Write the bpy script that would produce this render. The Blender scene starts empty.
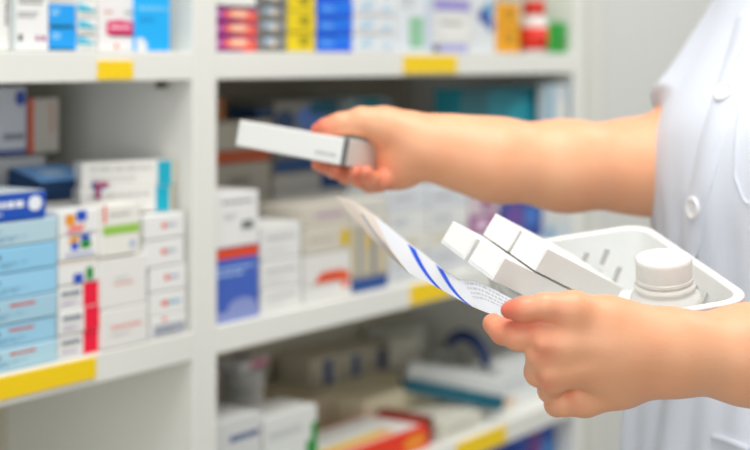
import bpy, bmesh, math, random
import numpy as np
from mathutils import Vector, Matrix
from mathutils.bvhtree import BVHTree
random.seed(7)
COL = bpy.context.scene.collection
H = 1.25                       # camera height
F_PX, CX, HY = 1458.0, 375.0, 57.0

def P(px, py, Y):
    return Vector(((px - CX) / F_PX * Y, Y, H + (HY - py) / F_PX * Y))

# ------------------------------------------------------------------ materials
def lin(h):
    h = h.lstrip('#')
    v = [int(h[i:i + 2], 16) / 255 for i in (0, 2, 4)]
    return [c / 12.92 if c <= .04045 else ((c + .055) / 1.055) ** 2.4 for c in v]
MATS = {}
def mat(hexc, rough=.5, sss=0.0, bump=0.0, scale=300, vary=0.0, coat=0.0, trans=0.0, name=None):
    key = (hexc, rough, sss, bump, scale, vary, coat, trans)
    if key in MATS: return MATS[key]
    m = bpy.data.materials.new(name or ('surface_' + hexc.strip('#')))
    m.use_nodes = True
    nt = m.node_tree; b = nt.nodes['Principled BSDF']
    c = lin(hexc) + [1]
    b.inputs['Base Color'].default_value = c
    b.inputs['Roughness'].default_value = rough
    if coat: b.inputs['Coat Weight'].default_value = coat; b.inputs['Coat Roughness'].default_value = .15
    if sss:
        b.inputs['Subsurface Weight'].default_value = sss
        b.inputs['Subsurface Radius'].default_value = (1, .35, .2)
        b.inputs['Subsurface Scale'].default_value = .006
    if trans: b.inputs['Transmission Weight'].default_value = trans
    tc = nt.nodes.new('ShaderNodeTexCoord')
    nz = nt.nodes.new('ShaderNodeTexNoise'); nz.inputs['Scale'].default_value = scale
    nz.inputs['Detail'].default_value = 3
    nt.links.new(tc.outputs['Object'], nz.inputs['Vector'])
    if vary:
        mx = nt.nodes.new('ShaderNodeMix'); mx.data_type = 'RGBA'
        mx.inputs[6].default_value = [x * (1 - vary) for x in c[:3]] + [1]
        mx.inputs[7].default_value = [min(1, x * (1 + vary)) for x in c[:3]] + [1]
        nt.links.new(nz.outputs['Fac'], mx.inputs[0]); nt.links.new(mx.outputs[2], b.inputs['Base Color'])
    if bump:
        bp = nt.nodes.new('ShaderNodeBump'); bp.inputs['Strength'].default_value = bump
        bp.inputs['Distance'].default_value = .001
        nt.links.new(nz.outputs['Fac'], bp.inputs['Height']); nt.links.new(bp.outputs['Normal'], b.inputs['Normal'])
    MATS[key] = m
    return m

# ------------------------------------------------------------------ objects
def link(name, me, mats=None, parent=None):
    o = bpy.data.objects.new(name, me); COL.objects.link(o)
    for m in (mats or []): me.materials.append(m)
    if parent: o.parent = parent
    return o
def tag(o, label=None, cat=None, group=None, kind=None):
    if label: o['label'] = label
    if cat: o['category'] = cat
    if group: o['group'] = group
    if kind: o['kind'] = kind
    return o
def empty(name, loc, rotz=0):
    o = bpy.data.objects.new(name, None); COL.objects.link(o)
    o.location = loc; o.rotation_euler = (0, 0, rotz); o.empty_display_size = .02
    return o
def bm_obj(name, bm, mats, parent=None, smooth=False):
    me = bpy.data.meshes.new(name); bm.to_mesh(me); bm.free()
    if smooth: me.shade_smooth()
    return link(name, me, mats, parent)
def add_box(bm, lo, hi, mi=0, bevel=0):
    r = bmesh.ops.create_cube(bm, size=1)
    for v in r['verts']:
        v.co = Vector([lo[i] + (v.co[i] + .5) * (hi[i] - lo[i]) for i in range(3)])
    fs = list({f for v in r['verts'] for f in v.link_faces})
    for f in fs: f.material_index = mi
    if bevel:
        es = list({e for v in r['verts'] for e in v.link_edges})
        res = bmesh.ops.bevel(bm, geom=es, offset=bevel, segments=2, profile=.5, affect='EDGES')
        for f in res['faces']: f.material_index = mi
def lathe(bm, prof, seg=40, mi=0, M=None):
    M = M or Matrix.Identity(4)
    rings = []
    for r, z in prof:
        rings.append([bm.verts.new(M @ Vector((r * math.cos(2 * math.pi * i / seg), r * math.sin(2 * math.pi * i / seg), z))) for i in range(seg)])
    for a, b in zip(rings, rings[1:]):
        for i in range(seg):
            f = bm.faces.new((a[i], a[(i + 1) % seg], b[(i + 1) % seg], b[i])); f.material_index = mi
    f = bm.faces.new(rings[0][::-1]); f.material_index = mi
    f = bm.faces.new(rings[-1]); f.material_index = mi

# ------------------------------------------------------------------ shelf frame of reference
TH = math.radians(53.9)
cS, sS = math.cos(TH), math.sin(TH)
X0, Y0 = (217 - CX) / F_PX * 1.575, 1.575
def SP(s, t, z): return Vector((X0 + s * cS - t * sS, Y0 + s * sS + t * cS, z))
def s_of(px, t):
    u = (px - CX) / F_PX
    return (u * (Y0 + t * cS) - X0 + t * sS) / (cS - u * sS)
def Y_of(s, t): return Y0 + s * sS + t * cS
def z_of(py, Y): return H + (HY - py) / F_PX * Y
S_END = s_of(575, 0)
S_DIV = s_of(193, 0)
Z_TOP, Z_MID, Z_LOW = H + .0054, H - .2916, H - .517
THICK = .030
DEPTH = .30
ROT = Matrix.Rotation(TH, 4, 'Z')

# ------------------------------------------------------------------ shelving unit
lam = mat('#e9e9e2', .45, bump=.04, scale=60, name='white_laminate')
lamb = mat('#d6cfbb', .6, bump=.04, scale=40, name='cream_back_panel')
yel = mat('#fbd404', .45, name='yellow_label_plastic')
unit = empty('shelving_unit', SP(0, 0, 0), TH)
tag(unit, 'white laminate pharmacy shelving unit holding the rows of medicine boxes', 'shelving unit')
LEFT = S_DIV - .80
for a, b in ((LEFT - .03, LEFT), (S_DIV, 0), (S_END, S_END + .03)):
    bm = bmesh.new(); add_box(bm, (a, 0, 0), (b, DEPTH + .012, 2.15), bevel=.0015)
    bm_obj('side_panel', bm, [lam], unit)
for a, b in ((LEFT, S_DIV), (0, S_END)):
    bm = bmesh.new(); add_box(bm, (a + .0005, DEPTH, .05), (b - .0005, DEPTH + .01, 2.13)); bm_obj('back_panel', bm, [lamb], unit)
    for z in (.10, .42, Z_LOW, Z_MID, Z_TOP, Z_TOP + .32, Z_TOP + .62, 2.15):
        bm = bmesh.new(); add_box(bm, (a + .0004, 0.0005, z - THICK), (b - .0004, DEPTH - .0005, z), bevel=.0015)
        sh = bm_obj('shelf', bm, [lam], unit)
        labs = []
        if a < 0 and z == Z_TOP: labs = [(98, 133, .3, .93)]
        if a < 0 and z == Z_MID: labs = [(-14, 96, .08, .78)]
        if a >= 0 and z == Z_TOP: labs = [(404, 457, .12, .88)]
        if a >= 0 and z == Z_MID: labs = [(411, 449, .05, .9)]
        if a >= 0 and z == Z_LOW: labs = [(457, 506, .08, .92)]
        for p0, p1, v0, v1 in labs:
            bm = bmesh.new()
            add_box(bm, (s_of(p0, -.001), -.0018, z - THICK * v1 + .0), (s_of(p1, -.001), .0003, z - THICK * v0), bevel=.0005)
            lb = bm_obj('shelf_label', bm, [yel], sh); lb['label'] = 'yellow plastic shelf label'
        if a < 0 and z == Z_TOP:
            bm = bmesh.new(); lathe(bm, [(.006, 0), (.006, .004), (.003, .009)], 16, M=Matrix.Translation((S_DIV - .012, .035, z - THICK - .0085)))
            pin = bm_obj('shelf_pin', bm, [mat('#3a3630', .4)], sh); pin['label'] = 'dark shelf support pin'

# ------------------------------------------------------------------ cartons
def carton(w, d, h, body, pats, name='medicine_box', bev=.0013):
    """box with origin at its front left bottom corner, x along the front, y into the shelf; printed patches"""
    bm = bmesh.new(); mats = [mat(body, .5, bump=.03, scale=120)]; idx = {body: 0}
    def mi(c):
        if c not in idx: idx[c] = len(mats); mats.append(mat(c, .42))
        return idx[c]
    add_box(bm, (0, 0, 0), (w, d, h), 0, bevel=min(bev, .1 * min(w, d, h)))
    e = .00025
    def fp(face, u, v, k=1):
        if face == 'f': return Vector((u * w, -e * k, v * h))
        if face == 't': return Vector((u * w, v * d, h + e * k))
        if face == 'l': return Vector((-e * k, d * (1 - u), v * h))
        if face == 'r': return Vector((w + e * k, d * u, v * h))
    lay = 1
    for p in pats:
        face, u0, v0, u1, v1, c = p[:6]; shp = p[6] if len(p) > 6 else 'r'
        lay += .15
        if shp == 'r': pts = [(u0, v0), (u1, v0), (u1, v1), (u0, v1)]
        elif shp == 'e': pts = [((u0 + u1) / 2 + (u1 - u0) / 2 * math.cos(a * math.pi / 12), (v0 + v1) / 2 + (v1 - v0) / 2 * math.sin(a * math.pi / 12)) for a in range(24)]
        elif shp == 'w': pts = [(u0, v0), (u1, v0)] + [(u1 - (u1 - u0) * i / 8, v0 + (v1 - v0) * (math.sin(i / 8 * math.pi / 2))) for i in range(1, 9)]
        elif shp == 'g': pts = [(u0, v0), (u1 - .25 * (u1 - u0), v0), (u1, v1), (u0 + .25 * (u1 - u0), v1)]
        elif shp == 'T':
            n = p[7] if len(p) > 7 else 2
            for r in range(n):
                y1 = v1 - (v1 - v0) * (r + .15) / n; y0 = v1 - (v1 - v0) * (r + .75) / n
                x = u0; end = u1 - random.random() * .3 * (u1 - u0) * (r > 0)
                while x < end:
                    l = (u1 - u0) * random.uniform(.08, .22)
                    x2 = min(x + l, end)
                    f = bm.faces.new([bm.verts.new(fp(face, a, b, lay)) for a, b in ((x, y0), (x2, y0), (x2, y1), (x, y1))]); f.material_index = mi(c)
                    x = x2 + (u1 - u0) * .035
            continue
        vs = [bm.verts.new(fp(face, a, b, lay)) for a, b in pts]
        f = bm.faces.new(vs); f.material_index = mi(c)
    me = bpy.data.meshes.new(name); bm.to_mesh(me); bm.free()
    o = link(name, me, mats)
    return o

GAP = .0008
def stack(p0, p1, t, depth, zb, items, pref=None, group=None, turn=0, jit=.0012):
    """pile cartons upward; p0, p1 = pixel edges of the front, heights from the pixel rows of their tops"""
    s0, s1 = s_of(p0, t), s_of(p1, t)
    if p0 > 190: s0 = max(s0, .0022); s1 = min(s1, S_END - .002)
    pref = p1 if pref is None else pref
    Yr = Y_of(s_of(pref, t), t)
    z = zb + GAP; out = []
    for it in items:
        py, body, pats, label = it[:4]
        name = it[4] if len(it) > 4 else 'medicine_box'
        top = z_of(py, Yr); h = top - z
        if h < .004: h = .004
        o = carton(s1 - s0 - .0012, depth, h - GAP, body, pats, name)
        q = random.uniform(-1, 1) * jit
        o.location = SP(s0 + .0006, t + q + jit, z); o.rotation_euler = (0, 0, TH + turn)
        tag(o, label, 'carton' if name != 'medicine_bottle' else 'bottle', group)
        z += h; out.append(o)
    return out

W, G, DK = '#eeeeea', '#b9bcbc', '#5b5f66'
# ---- middle shelf, left bay
def pale(c, extra=()): return [('f', .50, .0, .52, .0, c)][:0] + [('f', .03, .52, .55, .74, '#3f6f8c', 'T', 1), ('f', .03, .2, .75, .42, '#7fb2cc', 'T', 2)] + list(extra)
red = ('f', .62, .62, .82, .82, '#e0412f', 'T', 1)
names = ['lowest', 'second from the bottom', 'third from the bottom', 'third from the top', 'second from the top', 'topmost']
cols = ['#b6dcea', '#9fd2ea', '#a9d0e2', '#9cd3f0', '#94cfee', '#b9d6e0']
items = []
for i, (py, nm) in enumerate(zip((338, 315, 290.5, 265.5, 240, 216), names)):
    items.append((py, cols[i], pale(0, [red] if i < 3 else []), 'pale blue medicine box, %s in the pale blue stack at far left' % nm))
items.append((189.5, '#0d50b8', [('f', .42, .38, .8, .78, '#eef3fa', 'T', 1), ('f', .42, .2, .62, .33, '#cfe0f4', 'T', 1), ('f', .84, .3, .96, .85, '#eef3fa', 'e'), ('t', 0, 0, 1, 1, '#cfdbe4')],
              'strong blue box with white lettering and pale lid on top of the pale blue stack'))
L1 = stack(-75, 58, .004, .075, Z_MID, items[:6], group='pale blue boxes on the middle shelf')
stack(-75, 48, .002, .07, L1[-1].location.z + (L1[-1].data.vertices and max(v.co.z for v in L1[-1].data.vertices)), items[6:], pref=48)
RD = '#f5083a'
def rede(i): return [('f', .62, .0, 1.0, 1.0, RD), ('f', .08, .45, .55, .8, '#7e8894', 'T', 1), ('f', .08, .15, .5, .35, '#b9a4c4', 'T', 2)]
def sq(i):
    return [[('f', .36, .02, .6, .42, '#1f4fc0'), ('f', .68, .1, .86, .62, '#17902f'), ('f', .0, .9, 1, .95, '#e8c9a8')],
            [('f', .28, .62, .46, 1.0, '#1f4fc0', 'r'), ('f', .2, .72, .5, .98, '#f3a613', 'g'), ('f', .5, .42, .8, .78, '#178f2d', 'e'), ('f', .52, .78, .76, 1.0, '#1f4fc0'), ('f', .28, .4, .46, .62, '#1c58d8'), ('f', .15, .1, .85, .3, '#a9b4d8', 'T', 1)],
            [('f', .15, .42, .38, .86, '#f09a12'), ('f', .42, .55, .68, .98, '#1f4fc0'), ('f', .15, .1, .66, .42, '#f58f80', 'g'), ('f', .15, .02, .85, .14, '#b7bede', 'T', 1)]][i]
stack(59.5, 100, .004, .035, Z_MID, [
    (328, W, rede(0), 'white box with red right end, lowest of three on the middle shelf'),
    (303.5, W, rede(1), 'white box with red right end, between the other two red-ended boxes'),
    (280, W, rede(2), 'white box with red right end, highest of three on the middle shelf'),
    (256, W, sq(0), 'white box with small blue and green marks, directly above the red-ended boxes'),
    (232, W, sq(1), 'white box with yellow, blue and green blocks in the middle of its stack'),
    (207, W, sq(2), 'white box with orange square and blue square topping the stack beside the pale blue boxes')])
stack(102, 149, .0, .03, Z_MID, [
    (302, '#ebeae5', [('f', .2, .45, .85, .6, '#eba79c', 'T', 1), ('f', .2, .3, .6, .38, '#c9c6c0', 'T', 1)], 'squarish white box with faint red lettering at the bottom beside the red-ended boxes'),
    (252, '#ebeae5', [('f', .28, .42, .7, .5, '#eba79c', 'T', 1), ('f', .3, .54, .6, .6, '#c2c2bd', 'T', 1)], 'plain squarish white box under the box with the green band')])
zz = max(z_of(252, Y_of(s_of(149, 0), 0)), 0)
stack(102, 141, .0, .03, zz, [
    (201, '#eeece3', [('f', .03, .42, .98, .6, '#9ccb52'), ('f', .04, .66, .11, 1.0, '#ee4a35'), ('f', .2, .76, .75, .84, '#a9a8a2', 'T', 1), ('f', .72, .12, .88, .28, '#b4c0dc', 'e')],
     'white box with a green band and a red corner strip')])
dot = [('f', .38, .42, .54, .66, '#ee7a70', 'e'), ('f', .52, .42, .78, .64, '#aab6cc', 'T', 1)]
L4 = stack(150.5, 187.5, .002, .022, Z_MID, [
    (311, W, [('f', .08, .12, .95, .62, '#b4b9c2'), ('f', .14, .2, .85, .5, '#8b93a2', 'T', 2)] + [('f', .3, .78, .45, .95, '#ee7a70', 'e')], 'small white box with grey block on its front, lowest beside the divider panel'),
    (287, W, [('f', .3, .4, .5, .64, '#ee6a60', 'e'), ('f', .5, .4, .85, .62, '#5fb4d4', 'T', 1)], 'small white box with red and light blue mark, second from bottom beside divider'),
    (262, W, dot, 'small white box with red dot, third from the bottom beside the divider')])
stack(146, 185, .002, .022, L4[-1].location.z + max(v.co.z for v in L4[-1].data.vertices), [
    (235.5, W, dot, 'small white box with red dot, second from the top beside the divider'),
    (211, W, dot, 'small white box with red dot, topmost of the small stack under the teal-ended boxes')])
# teal-ended long cartons turned towards the aisle, on the stack by the divider
zt = z_of(211, Y_of(s_of(185, .002), .002)) + .0006
for k, lb in enumerate(('long white box with teal end, lower of two', 'long white box with teal end, upper of two')):
    o = carton(.100, .03, .0262, '#eceae4', [('f', .82, 0, .975, 1, '#0fadc6'), ('f', .985, 0, 1, 1, '#e9d28a'), ('f', .1, .6, .75, .85, '#c6c5bf', 'T', 1), ('f', .1, .2, .6, .45, '#cfcec8', 'T', 2)])
    ang = math.radians(30 - 2 * k)
    right = SP(s_of(176 + k * 2, .014) - .003, .012, zt + k * .0267)
    o.location = right - Vector((math.cos(ang), math.sin(ang), 0)) * .104; o.rotation_euler = (0, 0, ang)
    tag(o, lb + ', above the small boxes by the divider', 'carton', 'teal-ended boxes')
# back row left bay
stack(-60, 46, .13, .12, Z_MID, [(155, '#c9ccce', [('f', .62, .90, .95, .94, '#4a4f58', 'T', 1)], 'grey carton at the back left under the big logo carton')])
zb = z_of(155, Y_of(s_of(46, .13), .13)) + GAP
stack(-60, 27, .13, .12, zb, [(86, '#cdd0d8', [('f', 0, .02, 1, .09, '#23498c'), ('f', .86, .72, .99, .95, '#2b4fa8', 'e'), ('f', .72, .2, .97, .34, '#70757f', 'T', 1)], 'large pale grey carton with a round blue logo under the top shelf at far left')])
stack(28, 60, .14, .05, zb, [(97, '#cfcabf', [('f', .0, 0, .17, 1, '#e8532b'), ('f', .7, .35, .82, .92, '#d0704c', 'T', 6)], 'upright cream box with an orange edge at the back left')])
stack(36, 118, .075, .055, Z_MID, [(200, '#cfd0cc', [], 'plain white carton supporting the dark blue boxes behind the front row')], pref=70)
zc = z_of(200, Y_of(s_of(70, .075), .075)) + GAP
stack(38, 92, .078, .05, zc, [(178, '#123a66', [('t', .0, .0, 1, 1, '#6fb0f4'), ('t', .3, .3, .7, .7, '#bcdcff')], 'dark blue flat box with lighter blue lid behind the pale blue stack')], pref=70)[0].rotation_euler = (math.radians(14), 0, TH)
o = carton(.055, .03, .017, '#1d4b8e', [('f', 0, .8, 1, 1, '#c8304a'), ('f', 0, 0, .07, 1, '#c8304a'), ('f', .3, .15, .62, .75, '#12306a'), ('f', .7, .1, .86, .9, '#7fa4cc')])
o.location = SP(s_of(100, .04), .045, z_of(203, 1.46)); o.rotation_euler = (0, 0, TH)
tag(o, 'small navy box with a red edge lying between the front stacks and the back row', 'carton')
NAVY = o
# ---- top shelf, left bay
TL = Z_TOP
def P1(px0, px1, items, t=.01, depth=.08, **k): return stack(px0, px1, t, depth, Z_TOP, items, **k)
P1(-60, 11.5, [(-70, W, [('f', .93, .2, .98, .42, '#3a3a3c', 'T', 5)], 'tall white carton with a black vertical mark at the left end of the top shelf')])
P1(13, 49.5, [(-22, '#efefec', [('f', .15, .62, .85, .74, '#8d8f92', 'T', 2), ('f', .12, .44, .7, .54, '#a9abae', 'T', 2), ('f', .14, .13, .24, .22, '#3c3c40'), ('f', .62, .13, .72, .21, '#b02c8c', 'e'), ('f', .78, .13, .90, .21, '#b02c8c', 'e'), ('f', 0, 0, .03, 1, '#7fb8bc')], 'tall white box with two purple dots standing on the top shelf')])
bl = [('f', 0, 0, 1, 1, '#12a2f2'), ('f', .05, .5, .4, .8, '#a8dcfa', 'T', 2), ('f', 0, 0, .9, .14, '#0b6a92')]
P1(50, 76.5, [(28, '#12a2f2', bl, 'bright blue box, lower of two on the top shelf'), (4, '#12a2f2', bl, 'bright blue box, upper of two on the top shelf')])
cy = [('f', .03, .45, .95, .95, '#5cc6e8', 'w'), ('f', .03, .4, .95, .52, '#1fa9a4'), ('f', .2, .1, .8, .25, '#b5b7b9', 'T', 1)]
P1(77.5, 98.5, [(35, W, cy, 'white box with a cyan wave, lowest of the small stack on the top shelf'), (18.5, W, cy, 'white box with a cyan wave, middle of the small stack on the top shelf'),
                (2, W, cy, 'white box with a cyan wave, uppermost one fully in view on the top shelf')])
P1(99.5, 136, [(-14, '#efecea', [('f', .18, .24, .95, .48, '#e8487e', 'e'), ('f', .2, .24, .95, .46, '#e23a70', 'r'), ('f', .3, .32, .85, .40, '#f6d4e0', 'T', 1), ('f', .3, .22, .95, .27, '#8f1f48'), ('f', .3, .92, .6, .97, '#e05038'), ('f', .42, .03, .52, .11, '#ee7a50', 'e'), ('f', .12, .56, .36, .62, '#e9a08c', 'T', 1), ('f', .7, .56, .95, .62, '#8c8f96', 'T', 1)], 'white box with a pink oval label on the top shelf')])
P1(137.5, 172.5, [(-24, '#10b3fa', [('f', .06, .52, .95, .6, '#7fd6fb', 'T', 1), ('f', 0, 0, .22, .17, '#e9eef2'), ('f', .2, 0, .3, .12, '#e9eef2'), ('f', .1, .38, .5, .44, '#0a86d4', 'T', 1)], 'vivid blue box standing next to the divider on the top shelf')], depth=.018, t=.004)
# ---- top shelf, right bay
mg = [('f', 0, .0, .45, 1, '#a83494'), ('f', .7, .0, 1, .85, '#e8504c'), ('f', .25, .2, .99, .95, '#f2705a', 'e'), ('f', .4, .35, .8, .88, '#fbc8a8', 'e'), ('f', 0, .0, .6, .14, '#6a1650'), ('f', .05, .4, .2, .7, '#d8a0cc', 'e')]
n3 = ['lowest', 'middle', 'highest']
P1(212, 258, [(36, '#a83494', mg, 'magenta and orange box, lowest of three beside the divider'), (22, '#a83494', mg, 'magenta and orange box, middle of three beside the divider'), (8, '#a83494', mg, 'magenta and orange box, highest of three beside the divider'),
              (-14, W, [('f', 0, 0, 1, .12, '#3a3530')], 'white box resting on the magenta and orange boxes')], pref=240)
gr = [('f', 0, 0, 1, .45, '#77766e'), ('f', .2, .45, .62, .95, '#a9c8e2', 'e'), ('f', .4, .35, .62, .8, '#e6d2b8', 'e')]
P1(260, 288, [(36, '#8e9094', gr, 'grey box with a blue and cream swirl, lowest of three on the top shelf'), (21, '#8e9094', gr, 'grey box with a blue and cream swirl, middle of three on the top shelf'), (6, '#8e9094', gr, 'grey box with a blue and cream swirl, third from the bottom on the top shelf'), (-9, '#8e9094', gr, 'grey swirl box, uppermost of its stack, cut by the top edge of view')])
yw = [('f', .38, .3, .78, .85, '#a89a06', 'e'), ('f', 0, 0, 1, .05, '#b8a408')]
P1(289, 317, [(32.5, '#ecd10a', yw, 'yellow box with an olive dot, lowest of three on the top shelf'), (12, '#ecd10a', yw, 'yellow box with an olive dot, middle of three on the top shelf'), (-8, '#ecd10a', yw, 'yellow box with an olive dot, highest of three on the top shelf')])
bb = [('f', .04, .35, .5, .75, '#4f9cf4', 'e'), ('f', 0, .0, 1, .06, '#0a48b0'), ('f', .5, .5, 1, .98, '#0a7cf4')]
P1(318, 353, [(35, '#0a66ea', bb, 'royal blue box, lowest in its stack on the top shelf'), (18.5, '#0a66ea', bb, 'royal blue box, second from the bottom of its stack on the top shelf'), (2, '#0a66ea', bb, 'royal blue box, third from the bottom of its stack on the top shelf'), (-14, '#0a66ea', bb, 'royal blue box, highest of its stack at the top edge of view')])
wb = [('f', .1, .3, .5, .8, '#b8d4e6', 'g'), ('f', .6, .2, .9, .7, '#c9dcea', 'e'), ('f', .1, .1, .9, .2, '#b9bcc0', 'T', 1)]
P1(354, 398, [(35, '#e6e8e8', wb, 'white box with pale blue shapes, lower one right of the royal blue stack'), (17, '#e6e8e8', wb, 'white box with pale blue shapes, second one right of the royal blue stack'), (-2, '#e6e8e8', wb, 'white box with pale blue shapes, third one right of the royal blue stack')])
P1(399, 432, [(-18, '#dfe5ea', [('f', .3, .06, .74, .5, '#94c8a4'), ('f', .8, 0, 1, 1, '#c8d4e2'), ('f', .05, .6, .5, .8, '#c8cacc', 'T', 2)], 'whitish box with a pale green square on the top shelf')])
P1(433, 474, [(-6, '#dfe0de', [('f', .02, .7, .92, .9, '#9c94d0'), ('f', 0, 0, .85, .14, '#a8a8d8'), ('f', .12, .2, .95, .66, '#e9e9e4', 'e'), ('f', .2, .44, .72, .54, '#8f9290', 'T', 1), ('f', .02, .0, .16, .12, '#5b5650')], 'white box with lilac bands and an oval on the top shelf')])
P1(475, 497, [(-6, '#dde2e4', [('f', .2, .48, .85, .78, '#23489c', 'e'), ('f', .5, .62, .95, .88, '#6aa6cc', 'e'), ('f', .6, .35, .9, .6, '#4a6ab4', 'e')], 'white box with blue blobs on the top shelf')])
og = [('f', .3, .3, .75, .8, '#c48a0a', 'e'), ('f', 0, 0, 1, .05, '#c98f10')]
P1(499, 521, [(27, '#f2a80c', og, 'orange box with a brown dot, lower of two on the top shelf'), (3, '#f2a80c', og, 'orange box with a brown dot, upper of two on the top shelf')])
P1(547, 567, [(22, '#12a030', [('f', .6, .1, .9, .6, '#3a6a2a', 'e'), ('f', .8, .0, 1, 1, '#4fae54')], 'small green box at the right end of the top shelf')])
def bottle(loc, r, h, body, cap, capc, lab, label, bandc=None, lean=None, cap_r=.8, cap_h=.3, nm='medicine_bottle'):
    e = empty(nm, loc)
    tag(e, label, 'bottle')
    nb = h * (1 - cap_h)
    prof = [(r * .9, 0), (r, .002), (r, nb * .78), (r * .95, nb * .86), (r * cap_r * .95, nb * .95), (r * cap_r * .95, nb)]
    bm = bmesh.new(); lathe(bm, prof, 40); b = bm_obj('body', bm, [mat(body, .35)], e, True)
    if bandc:
        bm = bmesh.new(); lathe(bm, [(r * 1.012, nb * .08), (r * 1.012, nb * .68)], 40); l = bm_obj('label', bm, [mat(bandc, .5)], e)
        l.data.shade_smooth()
    bm = bmesh.new(); lathe(bm, [(r * cap_r, nb), (r * cap_r * 1.03, nb + .001), (r * cap_r, h - .002), (r * cap_r * .9, h)], 40)
    c = bm_obj('cap', bm, [mat(capc, .4)], e); c.data.shade_smooth(); c['label'] = lab
    return e
s = s_of(534, .024)
bottle(SP(s, .024, Z_TOP + GAP), .0205, .078, '#e8e4e0', 0, '#cf2f16', 'red screw cap', 'white bottle with red cap and red label between the orange and green boxes', '#df2a12', cap_h=.28)
# ---- middle shelf, right bay: front row
def M1(px0, px1, items, t=.008, depth=.07, **k): return stack(px0, px1, t, depth, Z_MID, items, **k)
M1(206, 259, [(243, '#3f62be', [('f', 0, .86, 1, 1, '#e0481c'), ('f', .05, .6, .92, .76, '#9ab8e8', 'T', 2), ('f', .3, .02, .95, .3, '#8a98d0', 'e'), ('f', 0, 0, 1, .14, '#8c9ad0')], 'blue box with an orange-red top band beside the divider on the middle shelf'),
              (189, '#e9e9e6', [('f', .2, .78, .85, .86, '#8c8f94', 'T', 1), ('f', .62, .3, .88, .46, '#70757a'), ('f', .25, .5, .5, .62, '#c2c4c6', 'T', 2)], 'white box with a small dark block standing on the blue box with the red band')])
wt = [('f', .15, .5, .85, .72, '#c2c4c6', 'T', 1), ('f', .15, .2, .6, .32, '#cfd0d0', 'T', 1)]
M1(261, 302, [(283, '#e6e6e2', wt, 'white box, lowest of three beside the blue box on the middle shelf'), (255, '#e6e6e2', wt, 'white box, middle of three beside the blue box on the middle shelf'), (220, '#e6e6e2', wt, 'white box, topmost of three beside the blue box on the middle shelf')], t=.012)
M1(305, 352, [(283, '#e3e2dd', [('f', .6, .2, .95, .7, '#ece9e4'), ('f', .78, .55, .95, .95, '#ee5a20', 'e')], 'white box under the box with the orange arrow', ),
              (252, '#e3e2dd', [('f', .18, .05, .85, .4, '#e24c1c', 'g'), ('f', .7, .0, .95, .3, '#ec5a20')], 'white box printed with an orange arrow on the middle shelf'),
              (224, '#d3cdbf', [('f', .74, .1, .96, .8, '#d8b81a', 'e'), ('f', .1, .4, .6, .6, '#bfb8a8', 'T', 1)], 'beige box with a yellow dot above the orange arrow box'),
              (203, '#cfc8ba', [('f', .25, .3, .85, .6, '#b48cb0', 'T', 1)], 'beige box with purple lettering topping the stack with the yellow dot')], t=.012, pref=330)
M1(354, 388, [(271, '#1d4c90', [('f', 0, .9, 1, 1, '#c9bfa4')], 'dark navy box at the foot of the striped stack on the middle shelf'),
              (222, '#cbbf9e', [('f', .12, .0, .24, 1, '#8f9aa8'), ('f', .5, .0, .66, .8, '#8a8f98'), ('f', .3, .5, .5, .9, '#d8bc6a', 'e')], 'upright tan box with grey vertical stripes on the navy box'),
              (196, '#d8d4c8', wt, 'cream box on the tan striped box')], t=.012)
gl = [('f', .1, .3, .8, .7, '#b4bac2', 'T', 2)]
pos = ['lowest', 'second', 'third', 'fourth', 'fifth', 'highest']
def whites(px0, px1, tops, where, cols=('#e2e3e0', '#d6dade', '#e4e3dc'), t=.012, depth=.07, base=Z_MID, pats=None, **k):
    its = []
    n = len(tops)
    for i, py in enumerate(tops):
        its.append((py, cols[i % len(cols)], pats or [('f', .1, .35, .55 + .1 * (i % 3), .7, ('#aab2c0', '#bdbfc0', '#c9b98c')[i % 3], 'T', 1 + i % 2)],
                    'whitish box, %s %s' % (('lowest of the stack', 'second up in the stack', 'third up in the stack', 'fourth up in the stack', 'topmost of the stack')[i if i < n - 1 else 4], where)))
    return stack(px0, px1, t, depth, base, its, **k)
whites(390, 428, (272, 250, 229, 208, 184), 'right of the tan striped box')
whites(430, 470, (262, 243, 224, 204, 182), 'behind the held white cartons')
whites(472, 500, (252, 232), 'below the purple and pink box')
z2 = z_of(232, Y_of(s_of(500, .012), .012)) + GAP
stack(472, 500, .012, .07, z2, [(212, '#a8689c', [('f', .1, .2, .6, .8, '#e0c4d8', 'e')], 'purple and pink box above the whitish boxes on the middle shelf'), (190, '#d6c6cc', [('f', .3, .2, .8, .8, '#9c5c94', 'e')], 'pale pink box with a purple oval on the middle shelf')])
M1(502, 546, [(236, '#dfe2e4', gl, 'white box under the deep blue box on the middle shelf'), (194, '#2c4a9e', [('f', .05, .1, .5, .9, '#6a4a9c', 'e'), ('f', .5, .3, .8, .8, '#3f78c8', 'e')], 'deep blue box with a purple oval near the right end of the middle shelf')], t=.012)
M1(547, 573, [(222, '#cdd9e0', [('f', 0, 0, .3, 1, '#8cb4d0')], 'pale blue-edged box at the right end of the middle shelf'), (190, '#dcdedc', wt, 'white box above the pale blue-edged box at the right end of the middle shelf')], t=.004, depth=.02)
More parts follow.
